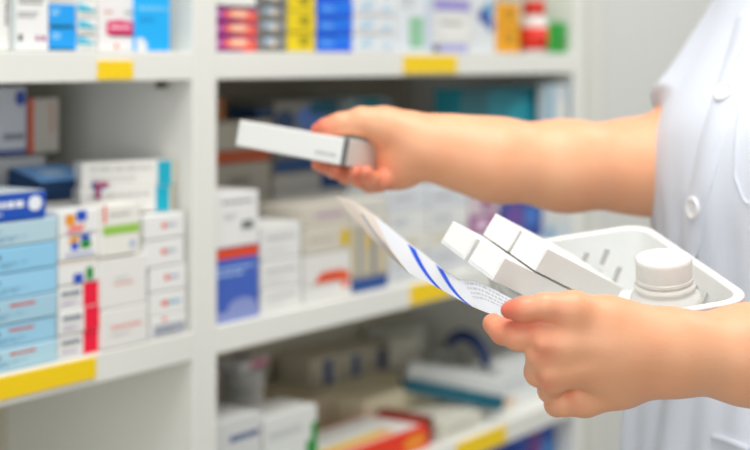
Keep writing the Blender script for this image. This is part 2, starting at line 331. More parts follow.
# large teal carton
z3 = z_of(194, Y_of(s_of(546, .012), .012)) + GAP
stack(502, 548, .03, .05, z3, [(150, '#c8ccc8', [], 'plain white carton under the teal carton, behind the reaching forearm')])
z3 = z_of(150, Y_of(s_of(548, .03), .03)) + GAP
stack(462, 548, .03, .045, z3, [(85.5, '#0e7684', [('f', 0, 0, .3, 1, '#0a5a64'), ('f', .5, .1, .96, .8, '#1093a4', 'e'), ('f', .95, 0, 1, 1, '#1f98c0')], 'large dark teal carton under the top shelf above the forearm')], )
z4 = z_of(190, Y_of(s_of(573, .004), .004)) + GAP
stack(549, 572, .004, .02, z4, [(84, '#c8d0d4', [('f', 0, 0, .2, 1, '#7fb4cc'), ('f', .25, .1, .8, .9, '#e2e2de', 'e'), ('f', .85, 0, 1, 1, '#8aa0a8')], 'upright white carton with blue edges next to the teal carton')])
# back row, right bay middle shelf
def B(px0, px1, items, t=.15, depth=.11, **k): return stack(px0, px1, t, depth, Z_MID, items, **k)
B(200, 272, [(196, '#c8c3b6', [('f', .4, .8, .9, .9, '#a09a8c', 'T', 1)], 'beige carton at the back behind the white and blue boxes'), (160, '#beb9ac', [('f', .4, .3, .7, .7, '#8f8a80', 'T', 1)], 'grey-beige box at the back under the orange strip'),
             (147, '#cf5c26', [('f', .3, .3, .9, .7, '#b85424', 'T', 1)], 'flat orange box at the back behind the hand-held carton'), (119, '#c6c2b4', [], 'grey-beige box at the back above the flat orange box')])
z5 = z_of(119, Y_of(s_of(272, .15), .15)) + GAP
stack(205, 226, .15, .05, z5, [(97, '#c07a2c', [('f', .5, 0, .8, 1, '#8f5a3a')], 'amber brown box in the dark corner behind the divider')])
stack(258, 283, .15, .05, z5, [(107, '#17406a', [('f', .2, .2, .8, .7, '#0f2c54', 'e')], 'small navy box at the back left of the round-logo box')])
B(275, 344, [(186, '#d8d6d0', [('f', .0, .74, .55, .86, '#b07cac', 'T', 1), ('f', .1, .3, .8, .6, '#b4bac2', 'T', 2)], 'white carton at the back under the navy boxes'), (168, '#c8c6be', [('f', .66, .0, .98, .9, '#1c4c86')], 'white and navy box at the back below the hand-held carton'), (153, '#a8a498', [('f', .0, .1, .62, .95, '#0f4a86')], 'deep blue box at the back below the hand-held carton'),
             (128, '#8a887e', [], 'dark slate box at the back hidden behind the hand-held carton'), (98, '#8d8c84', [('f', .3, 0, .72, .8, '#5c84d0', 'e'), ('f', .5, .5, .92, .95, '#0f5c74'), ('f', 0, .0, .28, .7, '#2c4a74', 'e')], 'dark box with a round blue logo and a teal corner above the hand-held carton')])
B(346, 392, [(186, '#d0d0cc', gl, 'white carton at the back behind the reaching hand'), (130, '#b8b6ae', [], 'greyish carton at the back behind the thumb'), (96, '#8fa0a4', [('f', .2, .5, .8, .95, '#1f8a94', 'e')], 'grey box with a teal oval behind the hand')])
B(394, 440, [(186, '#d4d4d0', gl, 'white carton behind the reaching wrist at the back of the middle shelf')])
# ---- lower shelf, right bay
def Lw(px0, px1, items, t=.01, depth=.08, **k): return stack(px0, px1, t, depth, Z_LOW, items, **k)
Lw(196, 262, [(415, '#d2d4d2', [('f', .4, .75, .95, .85, '#3f5c8c', 'T', 1), ('f', .4, .4, .9, .6, '#b4b8b6', 'T', 2)], 'pale grey box with dark blue lettering beside the divider on the lower shelf')], t=.015, depth=.10, pref=245)
o = Lw(264, 318, [(403, '#dcdeda', [('f', .72, 0, 1, .6, '#23903a', 'g'), ('f', .88, 0, 1, .8, '#23903a'), ('f', .1, .7, .7, .85, '#c4c8c6', 'T', 1)], 'white carton with a green corner on the lower shelf')], t=.02, depth=.06)
# white jar and blister pack behind
s = s_of(243, .15)
bottle(SP(s, .15, Z_LOW + GAP), .029, .125, '#cfd2cf', 0, '#c2c4c0', 'off-white screw cap', 'off-white jar at the back of the lower shelf under the pink-marked packet', cap_r=.92, cap_h=.22)
jar_z = Z_LOW + .1255
o = carton(.06, .045, .012, '#d8d6d6', [('f', .35, .1, 1, .9, '#c86a90', 'e'), ('t', .4, .3, .9, .8, '#3a5884', 'e')])
o.location = SP(s - .03, .128, jar_z + GAP); o.rotation_euler = (0, 0, TH + .1); tag(o, 'small packet with a pink mark lying on the off-white jar', 'carton')
# red carton tray in front
rs0, rs1 = s_of(322, .015), s_of(428, .015)
e = carton(rs1 - rs0, .10, z_of(425, Y_of(rs1, .015)) - Z_LOW + .0, '#e8330f', [('t', .04, .06, .96, .94, '#e6e6e0'), ('t', .1, .1, .75, .35, '#f0a860'), ('t', .1, .24, .7, .34, '#e8d04a'), ('f', .75, .1, .97, .8, '#ee8a1c', 'e')])
e.location = SP(rs0, .015, Z_LOW + GAP); e.rotation_euler = (0, 0, TH); tag(e, 'red carton with a white lid and yellow strip on the lower shelf', 'carton')
Lw(300, 336, [(392, '#c9bda0', [], 'tan carton under the first navy-striped box on the lower shelf')], t=.16, depth=.1)
nv = [('f', .45, .05, .75, .9, '#34508e'), ('f', .08, .3, .3, .7, '#b0a890', 'T', 2)]
for i, (a, b, ty) in enumerate(((312, 340, 352), (341, 366, 347), (367, 392, 342))):
    stack(a, b, .22, .06, Z_LOW, [(ty + 44, '#c9c0a6', [], 'tan carton under the navy-striped box, %s from the left' % ('first', 'second', 'third')[i]),
                                   (ty, '#cdc6b2', nv, 'cream box with a navy vertical stripe, %s from the left at the back' % ('first', 'second', 'third')[i])])
# beige flat cartons
o = carton(.17, .10, .050, '#e6dcbc', [('t', .05, .1, .95, .9, '#e0d6b4')]); o.location = SP(s_of(360, .12), .11, Z_LOW + GAP); o.rotation_euler = (0, 0, TH)
tag(o, 'long beige carton lying in the middle of the lower shelf', 'carton')
o = carton(.10, .085, .022, '#d5d3c4', [('f', .1, .3, .8, .6, '#bdb9a8', 'T', 2)]); o.location = SP(s_of(430, .02) + .022, .015, Z_LOW + GAP); o.rotation_euler = (0, 0, TH)
tag(o, 'cream carton beside the red one above the yellow shelf label', 'carton')
o = carton(.018, .08, .036, '#8e2c22', [('f', 0, .6, 1, 1, '#5c3a30')]); o.location = SP(rs1 + .002, .02, Z_LOW + GAP); o.rotation_euler = (0, 0, TH)
tag(o, 'thin dark red box squeezed beside the red carton', 'carton')
# white carton with teal strip
o = carton(.145, .045, .040, '#cfd2d0', [('f', 0, 0, 1, .5, '#0b5f72'), ('f', .1, .5, .7, .75, '#b8bdbc', 'T', 2), ('l', 0, 0, 1, .3, '#0b5a6c')])
o.location = P(404, 391, 2.05); o.rotation_euler = Matrix.Rotation(math.radians(8), 3, 'Z').to_4x4().to_3x3().__matmul__(Matrix.Rotation(math.radians(13), 3, 'Y')).to_euler()
tag(o, 'white carton with a dark teal strip lying on the long beige carton', 'carton')
o = carton(.04, .035, .045, '#d9d6cb', [('f', .1, .3, .8, .7, '#c8b49c', 'T', 2)]); o.location = SP(s_of(398, .19), .17, Z_LOW + .0525); o.rotation_euler = (0, 0, math.radians(60))
tag(o, 'small cream box left of the teal-striped carton', 'carton')
stack(397, 428, .225, .06, Z_LOW, [(322, '#cfd0c6', [('f', .1, .2, .8, .5, '#c8a880', 'e')], 'upright whitish carton at the back under the middle shelf lip')])
stack(434, 458, .19, .06, Z_LOW, [(346, '#bfc0ba', [('f', .1, .6, .8, .8, '#9a9c98', 'T', 2)], 'grey-white carton at the back behind the teal-striped carton')])
# curved dark blue strap of a hanging pouch
def tube(bm, pts, r, seg=10, mi=0, flat=1):
    rings = []
    pts = [Vector(p) for p in pts]
    for i, p in enumerate(pts):
        d = (pts[min(i + 1, len(pts) - 1)] - pts[max(i - 1, 0)]).normalized()
        a = d.cross(Vector((0, 0, 1)));
        if a.length < .1: a = d.cross(Vector((0, 1, 0)))
        a.normalize(); b = d.cross(a)
        rr = r[i] if isinstance(r, (list, tuple)) else r
        rings.append([bm.verts.new(p + a * rr * math.cos(2 * math.pi * k / seg) + b * rr * flat * math.sin(2 * math.pi * k / seg)) for k in range(seg)])
    for A, Bq in zip(rings, rings[1:]):
        for k in range(seg):
            f = bm.faces.new((A[k], A[(k + 1) % seg], Bq[(k + 1) % seg], Bq[k])); f.material_index = mi
    bm.faces.new(rings[0][::-1]); bm.faces.new(rings[-1])
pou = stack(500, 546, .04, .05, Z_LOW, [(352, '#e0e2e0', [('f', .1, .3, .9, .6, '#c4cacc', 'T', 2), ('f', .0, .05, .35, .2, '#d8a878', 'e')], 'large white carton at the right end of the lower shelf behind the hand')])
o = stack(466, 479, .075, .05, Z_LOW, [(368, '#d4d6d2', [('f', .1, .3, .8, .6, '#b0b4b4', 'T', 2)], 'white carton standing under the dark blue roll on the lower shelf')])[0]
bm = bmesh.new(); pts = []
zt2 = o.location.z + max(v.co.z for v in o.data.vertices)
for q in ((447, 345, 2.16), (454, 337, 2.155), (463, 335, 2.15), (472, 338, 2.14), (480, 346, 2.13), (485, 356, 2.125), (486, 366, 2.12)):
    pts.append(P(*q))
tube(bm, pts, [.006, .0085, .0095, .0095, .009, .008, .007], 12)
tag(bm_obj('spectacle_strap', bm, [mat('#0c2f62', .5)], None, True), 'dark blue curved strap bridging two whitish cartons on the lower shelf', 'strap')
# box on the bottom bay seen under the lip
stack(520, 556, .03, .1, .42, [(418, '#2f55b8', [('f', .2, .5, .7, .98, '#7f3f9c', 'e'), ('f', .6, .2, 1, .9, '#3f8ad8')], 'blue and purple box on the bottom shelf under the lower shelf lip')])

# ------------------------------------------------------------------ room
wall = mat('#e2e3df', .8, bump=.1, scale=80, name='painted_wall')
def struct(name, bm, m):
    o = bm_obj(name, bm, [m]); o['kind'] = 'structure'; return o
bm = bmesh.new(); add_box(bm, (-4, -3, -.05), (5, 6, 0)); struct('floor', bm, mat('#a39c90', .4, vary=.04, scale=6, name='vinyl_floor'))
bm = bmesh.new(); add_box(bm, (-3.2, DEPTH + .02, 0), (3.4, DEPTH + .12, 2.7)); o = struct('wall_back', bm, wall); o.location = SP(0, 0, 0); o.rotation_euler = (0, 0, TH)
bm = bmesh.new(); add_box(bm, (3.4, -3.5, 0), (3.5, DEPTH + .12, 2.7)); o = struct('wall_right', bm, wall); o.location = SP(0, 0, 0); o.rotation_euler = (0, 0, TH)
for i, (a, b, d) in enumerate(((1.40, 1.45, .035), (1.50, 2.3, .012))):
    bm = bmesh.new(); add_box(bm, (a, DEPTH + .02 - d, 0), (b, DEPTH + .0195, 2.2), bevel=.003)
    o = struct('trim_%d' % (i + 1), bm, lam if i == 0 else wall); o.location = SP(0, 0, 0); o.rotation_euler = (0, 0, TH)

# ------------------------------------------------------------------ signed distance modelling
def A(v): return np.array(v, dtype=np.float64)
def smin(a, b, k):
    h = np.maximum(k - np.abs(a - b), 0) / k
    return np.minimum(a, b) - h * h * k * .25
def rcone(p, a, b, ra, rb):
    a, b = A(a), A(b); ba = b - a; L2 = float(ba @ ba) + 1e-12
    h = np.clip(((p - a) @ ba) / L2, 0, 1)
    return np.linalg.norm(p - a - h[:, None] * ba, axis=1) - (ra + (rb - ra) * h)
def ell(p, c, ax, r):
    """ellipsoid: ax = 3 unit axes rows"""
    q = (p - A(c)) @ np.array(ax).T / A(r)
    k0 = np.linalg.norm(q, axis=1); k1 = np.linalg.norm(q / A(r), axis=1) + 1e-9
    return k0 * (k0 - 1) / k1
def chain(p, pts, rs, k=.003):
    d = None
    for i in range(len(pts) - 1):
        e = rcone(p, pts[i], pts[i + 1], rs[i], rs[i + 1])
        d = e if d is None else smin(d, e, k)
    return d
def mesh_sdf(name, parts, combine_k, lo, hi, h, post=None):
    """parts: list of (fn, lo, hi). naive surface nets on blocks, merged into one closed mesh"""
    N = 16; lo = A(lo); hi = A(hi)
    nb = np.ceil((hi - lo) / (h * N)).astype(int)
    def f(p, margin=.03):
        d = np.full(len(p), 1.0); mn, mx = p.min(0), p.max(0)
        for fn, plo, phi, k in parts:
            if np.any(mn > A(phi) + margin) or np.any(mx < A(plo) - margin): continue
            d = smin(d, fn(p), k)
        if post is not None: d = post(p, d)
        return d
    # coarse pass
    V, I, Q = [], [], []
    big = (nb * N + 8).astype(np.int64)
    g = np.arange(-1, N + 1)
    gx, gy, gz = np.meshgrid(g, g, g, indexing='ij'); loc = np.stack([gx, gy, gz], -1).reshape(-1, 3)
    half = h * N * .5 * 1.75 + .006
    for bi in range(nb[0]):
        for bj in range(nb[1]):
            for bk in range(nb[2]):
                o = np.array([bi, bj, bk]) * N
                c = lo + (o + N / 2) * h
                if abs(f(c[None], half + .03)[0]) > half * 1.3: continue
                D = f(lo + (loc + o) * h).reshape(N + 2, N + 2, N + 2)
                ins = D < 0
                if ins.all() or not ins.any(): continue
                n = N + 1
                acc = np.zeros((n, n, n, 3)); cnt = np.zeros((n, n, n))
                for ax in range(3):
                    for da in (0, 1):
                        for db in (0, 1):
                            off = [0, 0, 0]; oth = [a for a in range(3) if a != ax]; off[oth[0]] = da; off[oth[1]] = db
                            s0 = tuple(slice(off[a], off[a] + n) for a in range(3))
                            off2 = list(off); off2[ax] += 1
                            s1 = tuple(slice(off2[a], off2[a] + n) for a in range(3))
                            d0, d1 = D[s0], D[s1]
                            cr = (d0 < 0) != (d1 < 0)
                            t = np.where(cr, d0 / np.where(cr, d0 - d1, 1), 0)
                            cnt += cr
                            for a in range(3):
                                acc[..., a] += np.where(cr, off[a] + (t if a == ax else 0), 0)
                has = cnt > 0
                ci = np.argwhere(has)
                pos = acc[has] / cnt[has][:, None] + ci - 1 + o
                gid = ci - 1 + o + 4
                key = (gid[:, 0] * big[1] + gid[:, 1]) * big[2] + gid[:, 2]
                V.append(pos); I.append(key)
                for ax in range(3):
                    s0 = tuple(slice(1, N + 1) for a in range(3))
                    s1 = tuple(slice(2, N + 2) if a == ax else slice(1, N + 1) for a in range(3))
                    if ax >= 0:
                        d0, d1 = D[s0] < 0, D[s1] < 0
                    e = np.argwhere(d0 != d1)
                    if not len(e): continue
                    sgn = d0[d0 != d1]
                    u, v = [(1, 2), (2, 0), (0, 1)][ax]
                    base = e + o + 4
                    def kk(du, dv):
                        b = base.copy(); b[:, u] += du; b[:, v] += dv
                        return (b[:, 0] * big[1] + b[:, 1]) * big[2] + b[:, 2]
                    q = np.stack([kk(-1, -1), kk(0, -1), kk(0, 0), kk(-1, 0)], 1)
                    q[~sgn] = q[~sgn][:, ::-1]
                    Q.append(q)
    V = np.concatenate(V); I = np.concatenate(I); Q = np.concatenate(Q)
    uk, ui = np.unique(I, return_index=True)
    V = V[ui] * h + lo
    F = np.searchsorted(uk, Q)
    F = np.clip(F, 0, len(uk) - 1)
    ok = (uk[F] == Q).all(1); F = F[ok]
    # one Newton step onto the surface, in pieces
    order = np.argsort((V[:, 2] * 25).astype(int) * 1000 + (V[:, 0] * 25).astype(int), kind='stable')
    eps = 4e-4
    for st in range(0, len(order), 3000):
        ix = order[st:st + 3000]; p = V[ix]
        d = f(p)
        gd = np.stack([f(p + A(e)) - d for e in ((eps, 0, 0), (0, eps, 0), (0, 0, eps))], 1) / eps
        n2 = np.maximum((gd ** 2).sum(1), .25)
        step = np.clip(d / n2, -h, h)
        V[ix] = p - gd * step[:, None]
    me = bpy.data.meshes.new(name)
    me.vertices.add(len(V)); me.vertices.foreach_set('co', V.astype(np.float32).ravel())
    me.loops.add(F.size); me.loops.foreach_set('vertex_index', F.astype(np.int32).ravel())
    me.polygons.add(len(F)); me.polygons.foreach_set('loop_start', np.arange(0, F.size, 4, dtype=np.int32))
    me.update(calc_edges=True); me.validate(); me.shade_smooth()
    return me

#BODY-BEGIN
# person, facing left and a little towards the aisle
ang = math.radians(30)
Fd = A((-math.cos(ang), -math.sin(ang), 0)); Rd = A((-math.sin(ang), math.cos(ang), 0)); Ud = A((0, 0, 1))
# stacked ellipses (z, centre offset forward, half depth, half width)
CXY = A((.386, 1.262, 0))
TABS = {}
def smooth_tab(tab):
    key = id(tab)
    if key not in TABS:
        zz = np.linspace(tab[0][0], tab[-1][0], 300); c = []
        for k in (1, 2, 3):
            v = np.interp(zz, [r[0] for r in tab], [r[k] for r in tab])
            w = np.hanning(31); w /= w.sum()
            v = np.convolve(np.pad(v, 15, mode='edge'), w, 'valid'); c.append(v)
        TABS[key] = list(zip(zz, *c))
    return TABS[key]
def tors(p, tab, ky=1.0):
    tab = smooth_tab(tab)
    z = p[:, 2]; tz = [r[0] for r in tab]
    cf = np.interp(z, tz, [r[1] for r in tab]); af = np.interp(z, tz, [r[2] for r in tab]); ar = np.interp(z, tz, [r[3] for r in tab])
    q = p - CXY
    f = q @ Fd - cf; r = q @ Rd
    k0 = np.sqrt((f / af) ** 2 + (r / ar) ** 2); k1 = np.sqrt((f / af ** 2) ** 2 + (r / ar ** 2) ** 2) + 1e-6
    d = k0 * (k0 - 1) / k1
    d = np.where(k0 < .3, -np.minimum(af, ar) * .7, d)
    return np.maximum(d, np.maximum(tz[0] - z, z - tz[-1]))
body_tab = [(.80, -.02, .085, .15), (.90, -.015, .10, .16), (1.0, -.01, .085, .13), (1.1, -.015, .09, .13), (1.2, -.01, .10, .145), (1.28, -.05, .08, .145), (1.335, -.05, .06, .12), (1.36, -.055, .04, .06)]
SH = {'R': P(826, -36, 1.44), 'L': Vector((.52, 1.145, 1.305))}
EL = {'R': P(664, 168, 1.345), 'L': Vector((.435, 1.035, 1.043))}
def fore_R(p):
    d = chain(p, [P(418, 143.5, 1.305), P(452, 151, 1.303), P(495, 160, 1.30), P(565, 166, 1.318), P(635, 166, 1.338), EL['R']], [.0232, .0285, .0342, .038, .040, .040], .02)
    return smin(d, chain(p, [EL['R'], SH['R']], [.040, .045]), .02)
def fore_L(p):
    W1 = P(655, 351, .953)
    d = chain(p, [P(640, 350, .950), P(675, 353, .957), P(750, 355, .973), P(850, 352, 1.0), EL['L']], [.0238, .0248, .0312, .037, .040], .015)
    d = smin(d, chain(p, [EL['L'], SH['L']], [.038, .046]), .02)
    return d
def hand(p, palm, thumb, fingers, kf=.005, kp=.010):
    d = None
    for pts, rs in palm:
        e = chain(p, pts, rs, .008); d = e if d is None else smin(d, e, kp)
    t = smin(d, chain(p, *thumb, .006), .011)
    ff = None
    for f in fingers:
        e = chain(p, *f, .003)
        ff = e if ff is None else smin(ff, e, .0015)
    return smin(t, smin(d, ff, kf), .0012)
# near hand: thumb and forefinger pinch the sheet, the others curl under the basket
LH_palm = [([P(665, 342, .952), P(625, 333, .947), P(576, 332, .943)], [.0182, .0178, .0130]),
           ([P(665, 348, .954), P(610, 349, .944), P(564, 350, .940)], [.0185, .0165, .0112]),
           ([P(665, 355, .957), P(612, 366, .949), P(562, 371, .947)], [.0185, .0165, .0108]),
           ([P(665, 360, .960), P(622, 380, .960), P(584, 396, .968)], [.0180, .0168, .0135]),
           ([P(640, 352, .968), P(590, 360, .970)], [.018, .016]),
           ([P(549, 374, .9385), P(575, 369, .9375), P(612, 359, .935), P(650, 348, .938)], [.0058, .0045, .0038, .003]),
           ([P(543, 344, .9325), P(570, 343, .9335), P(610, 344, .9325), P(650, 344, .938)], [.0052, .0042, .0035, .003])]
LH_thumb = ([P(640, 340, .950), P(606, 320, .944), P(573, 309.5, .937), P(546, 306.5, .935), P(524, 309.5, .938), P(509, 310.5, .942)], [.016, .0145, .0112, .0078, .0073, .0055])
LH_fing = [([P(576, 332, .943), P(543, 333, .941), P(519, 336, .946), P(503, 331.5, .955), P(493, 324, .963)], [.0126, .0104, .0095, .0083, .0070]),
           ([P(564, 350, .940), P(541, 353, .942), P(539, 372, .956), P(550, 376, .98), P(564, 370, .988)], [.0108, .0098, .0094, .008, .007]),
           ([P(562, 371, .947), P(553, 379, .946), P(551, 390, .964), P(560, 392, .985), P(572, 385, .992)], [.0108, .0092, .0085, .0078, .007]),
           ([P(584, 396, .968), P(565, 402, .962), P(557, 404, .974), P(567, 405, .990), P(580, 398, .996)], [.0130, .0092, .0082, .007, .0062])]
def hand_L(p): return hand(p, LH_palm, LH_thumb, LH_fing)
RH_palm = [([P(425, 145, 1.305), P(402, 142, 1.31), P(390, 140, 1.335)], [.0215, .019, .014]),
           ([P(425, 145, 1.305), P(402, 155, 1.31), P(393, 165, 1.335)], [.0215, .020, .0135]),
           ([P(420, 148, 1.305), P(402, 166, 1.31), P(392, 173, 1.32)], [.021, .019, .0155]),
           ([P(402, 130, 1.30), P(384, 124, 1.30)], [.016, .0135])]
RH_thumb = ([P(405, 133, 1.302), P(385, 127, 1.30), P(362, 121.5, 1.297), P(340, 124, 1.296), P(326, 128, 1.296), P(317, 130.5, 1.297)], [.016, .0148, .0122, .0092, .0078, .0058])
RH_fing = [([P(390, 160, 1.345), P(358, 171, 1.345), P(334, 169.5, 1.335), P(318, 164, 1.325)], [.012, .0088, .0078, .0062]),
           ([P(390, 168, 1.335), P(364, 178, 1.33), P(346, 175, 1.315), P(336, 171, 1.305)], [.0115, .009, .0078, .0065]),
           ([P(392, 173, 1.32), P(370, 183, 1.31), P(358, 178, 1.295), P(355, 172, 1.287)], [.0125, .009, .0078, .0065]),
           ([P(396, 174, 1.31), P(378, 182, 1.292), P(370, 178, 1.280), P(366, 172, 1.274)], [.013, .0088, .0072, .006])]
def hand_R(p): return hand(p, RH_palm, RH_thumb, RH_fing)
HC = A((.44, 1.275, 1.50))
face_f = Fd * .97 + A((0, 0, -.22)); face_f /= np.linalg.norm(face_f)
side = Rd; up = np.cross(face_f, side); up = up if up[2] > 0 else -up
def hp(f, r, u): return HC + face_f * f + side * r + up * u
def head(p):
    d = ell(p, hp(0, 0, .02), (face_f, side, up), (.093, .074, .10))
    d = smin(d, ell(p, hp(.03, 0, -.045), (face_f, side, up), (.055, .052, .062)), .03)
    d = smin(d, rcone(p, hp(.088, 0, .005), hp(.107, 0, -.022), .006, .010), .008)
    d = smin(d, rcone(p, hp(.085, -.012, -.052), hp(.085, .012, -.052), .006, .006), .006)
    for sg in (-1, 1):
        d = smin(d, ell(p, hp(-.005, sg * .076, -.005), (face_f, side, up), (.017, .008, .03)), .004)
        e = ell(p, hp(.086, sg * .03, .012), (face_f, side, up), (.014, .015, .010))
        d = -smin(-d, e, .006)
    d = smin(d, rcone(p, hp(-.02, 0, -.06), (.452, 1.30, 1.32), .048, .052), .02)
    return d
def leg(sg):
    hpj = CXY + Rd * .085 * sg - Fd * .01 + A((0, 0, .84)); kn = CXY + Rd * .095 * sg + A((0, 0, .47)); an = CXY + Rd * .095 * sg - Fd * .02 + A((0, 0, .085))
    toe = CXY + Rd * .10 * sg + Fd * .11 + A((0, 0, .04))
    return lambda p: chain(p, [hpj, kn, an, toe], [.078, .05, .035, .026], .02), hpj, kn, an, toe
legs = [leg(1), leg(-1)]
def BB(c, r): c = A(c); return c - r, c + r
parts = [(lambda p: tors(p, body_tab), (.20, 1.05, .78), (.62, 1.55, 1.38), .03),
         (head, HC - .2, HC + .16, .03),
         (fore_R, A((.0, 1.23, 1.08)), A((.47, 1.50, 1.38)), .03),
         (fore_L, A((.14, .89, .98)), A((.60, 1.24, 1.38)), .03),
         (hand_L, A((.06, .90, .99)), A((.21, 1.03, 1.11)), .012),
         (hand_R, A((-.08, 1.25, 1.10)), A((.07, 1.39, 1.23)), .012)]
for fn, a, b, c, d in legs:
    parts.append((fn, A((a[0] - .2, a[1] - .2, 0)), A((a[0] + .12, a[1] + .12, .93)), .03))
skin = mat('#edb48e', .45, sss=.12, bump=.2, scale=420, vary=.0, name='skin')
# skin: a redder tone on finger ends and knuckles through broad noise
nt = skin.node_tree; b = nt.nodes['Principled BSDF']
n2 = nt.nodes.new('ShaderNodeTexNoise'); n2.inputs['Scale'].default_value = 28; n2.inputs['Detail'].default_value = 2
tc = [n for n in nt.nodes if n.type == 'TEX_COORD'][0]; nt.links.new(tc.outputs['Object'], n2.inputs['Vector'])
mx = nt.nodes.new('ShaderNodeMix'); mx.data_type = 'RGBA'; mx.inputs[6].default_value = lin('#f7be95') + [1]; mx.inputs[7].default_value = lin('#eea277') + [1]
nt.links.new(n2.outputs['Fac'], mx.inputs[0])
at = nt.nodes.new('ShaderNodeAttribute'); at.attribute_name = 'blush'
mx2 = nt.nodes.new('ShaderNodeMix'); mx2.data_type = 'RGBA'; mx2.inputs[7].default_value = lin('#e56a55') + [1]
nt.links.new(mx.outputs[2], mx2.inputs[6]); nt.links.new(at.outputs['Fac'], mx2.inputs[0]); nt.links.new(mx2.outputs[2], b.inputs['Base Color'])
person = empty('person', (float(CXY[0]), float(CXY[1]), 0))
tag(person, 'person in a short-sleeved white coat reaching to the shelf and holding a basket of cartons', 'person')
bi_ = 0
me = mesh_sdf('body', parts, .02, (-.10, .88, -.01), (.66, 1.56, 1.64), .0023)
# natural redness at fingertips and knuckles
co = np.empty(len(me.vertices) * 3, np.float32); me.vertices.foreach_get('co', co); co = co.reshape(-1, 3)
bl_ = np.zeros(len(co))
for q, sg, am in ((P(547, 379, .940), .006, .6), (P(543, 350, .932), .007, .45), (P(533, 321, .940), .010, .7), (P(556, 312, .936), .008, .5), (P(500, 333, .95), .009, .5), (P(378, 180, 1.29), .013, .6)):
    bl_ = np.maximum(bl_, am * np.exp(-((co - A(q)) ** 2).sum(1) / (2 * sg ** 2)))
for fs, w in ((LH_fing, .6), (RH_fing, .8)):
    for pts, rs in fs:
        for j, amt in ((1, .35), (2, .45), (-1, 1)):
            bl_ = np.maximum(bl_, w * amt * np.exp(-((co - A(pts[j])) ** 2).sum(1) / (2 * .009 ** 2)))
for pts, rs in (LH_thumb, RH_thumb):
    bl_ = np.maximum(bl_, .95 * np.exp(-((co - A(pts[-1])) ** 2).sum(1) / (2 * .012 ** 2)))
at_ = me.attributes.new('blush', 'FLOAT', 'POINT'); at_.data.foreach_set('value', bl_.astype(np.float32))
body = link('body', me, [skin]); body.parent = person; body.matrix_parent_inverse = Matrix.Translation(person.location).inverted()
def child(o, par=person):
    o.parent = par; o.matrix_parent_inverse = Matrix.Translation(person.location).inverted() if par is person else Matrix.Identity(4)
    return o
# coat
coat_tab = [(.52, -.02, .165, .215), (.70, -.01, .155, .20), (.90, .005, .152, .190), (.96, .004, .143, .183), (1.03, .0, .128, .17), (1.09, .0, .122, .165), (1.15, .004, .123, .165), (1.20, .0, .120, .163), (1.27, -.045, .105, .16), (1.325, -.045, .075, .15), (1.352, -.05, .05, .075)]
def fold(p):
    q = p - CXY; r = q @ Rd; f = q @ Fd
    a = np.arctan2(r, f)
    low = np.clip((1.22 - p[:, 2]) / .25, 0, 1); low = low * low * (3 - 2 * low)
    d = .0022 * np.sin(a * 13 + 9 * p[:, 2]) * low + .0016 * np.sin(a * 23 - 14 * p[:, 2] + 1.3) * low
    d += .0013 * np.sin(45 * p[:, 2] + 6 * a + 2 * np.sin(9 * p[:, 2]))
    return d
def coat_t(p): return tors(p, coat_tab) + fold(p)
def sleeve(sd):
    s, e = A(SH[sd]), A(EL[sd]); ax = (e - s) / np.linalg.norm(e - s); L = np.linalg.norm(e - s)
    cut = {'R': .80, 'L': .62}[sd] * L
    def f(p):
        h = (p - s) @ ax
        d = rcone(p, s, s + ax * (cut + .05), .056, .052)
        d = d + .0015 * np.sin(70 * h) * 1
        d = np.maximum(d, h - cut)
        inner = rcone(p, s + ax * (cut - .03), s + ax * (cut + .1), .045, .0485)
        return np.maximum(d, -inner)
    return f
cparts = [(coat_t, A((.17, 1.05, .50)), A((.66, 1.56, 1.37)), .02),
          (sleeve('R'), A((.2, 1.22, 1.10)), A((.52, 1.52, 1.42)), .03),
          (sleeve('L'), A((.36, .95, 1.02)), A((.62, 1.28, 1.40)), .03)]
cloth = mat('#dfe5f0', .75, bump=.25, scale=1400, name='white_coat_cloth')
me = mesh_sdf('coat', cparts, .02, (.15, 1.0, .51), (.68, 1.58, 1.44), .0040)
coat = link('coat', me, [cloth]); child(coat)
cb = BVHTree.FromPolygons([v.co[:] for v in me.vertices], [tuple(q.vertices) for q in me.polygons])
cam_p = Vector((0, 0, H))
def hitc(px, py):
    d = (P(px, py, 1) - cam_p).normalized()
    h, n, _, _ = cb.ray_cast(cam_p, d)
    return h, n
def sub(o): o.parent = coat; return o
plast = mat('#f1f2f2', .3, coat=.3, name='white_button')
for px, py in ((726, 93), (695.5, 208)):
    h, n = hitc(px, py)
    if h is None: print('NO HIT', px, py); continue
    M = Matrix.Translation(h + n * .0024) @ n.to_track_quat('Z', 'Y').to_matrix().to_4x4()
    bm = bmesh.new(); lathe(bm, [(.0088, -.001), (.0098, 0), (.0098, .0012), (.009, .0022), (.0075, .0023), (.0068, .0014), (.001, .0012)], 32, M=M)
    sub(bm_obj('button', bm, [plast], None, True))
    bm = bmesh.new()
    for a in range(4):
        lathe(bm, [(.0009, 0), (.0009, .0004)], 10, M=M @ Matrix.Translation((.0022 * math.cos(a * 1.571 + .78), .0022 * math.sin(a * 1.571 + .78), .0012)))
    o = sub(bm_obj('button_hole', bm, [mat('#d4d7dc', .6)], None)); o.name = 'button_thread'
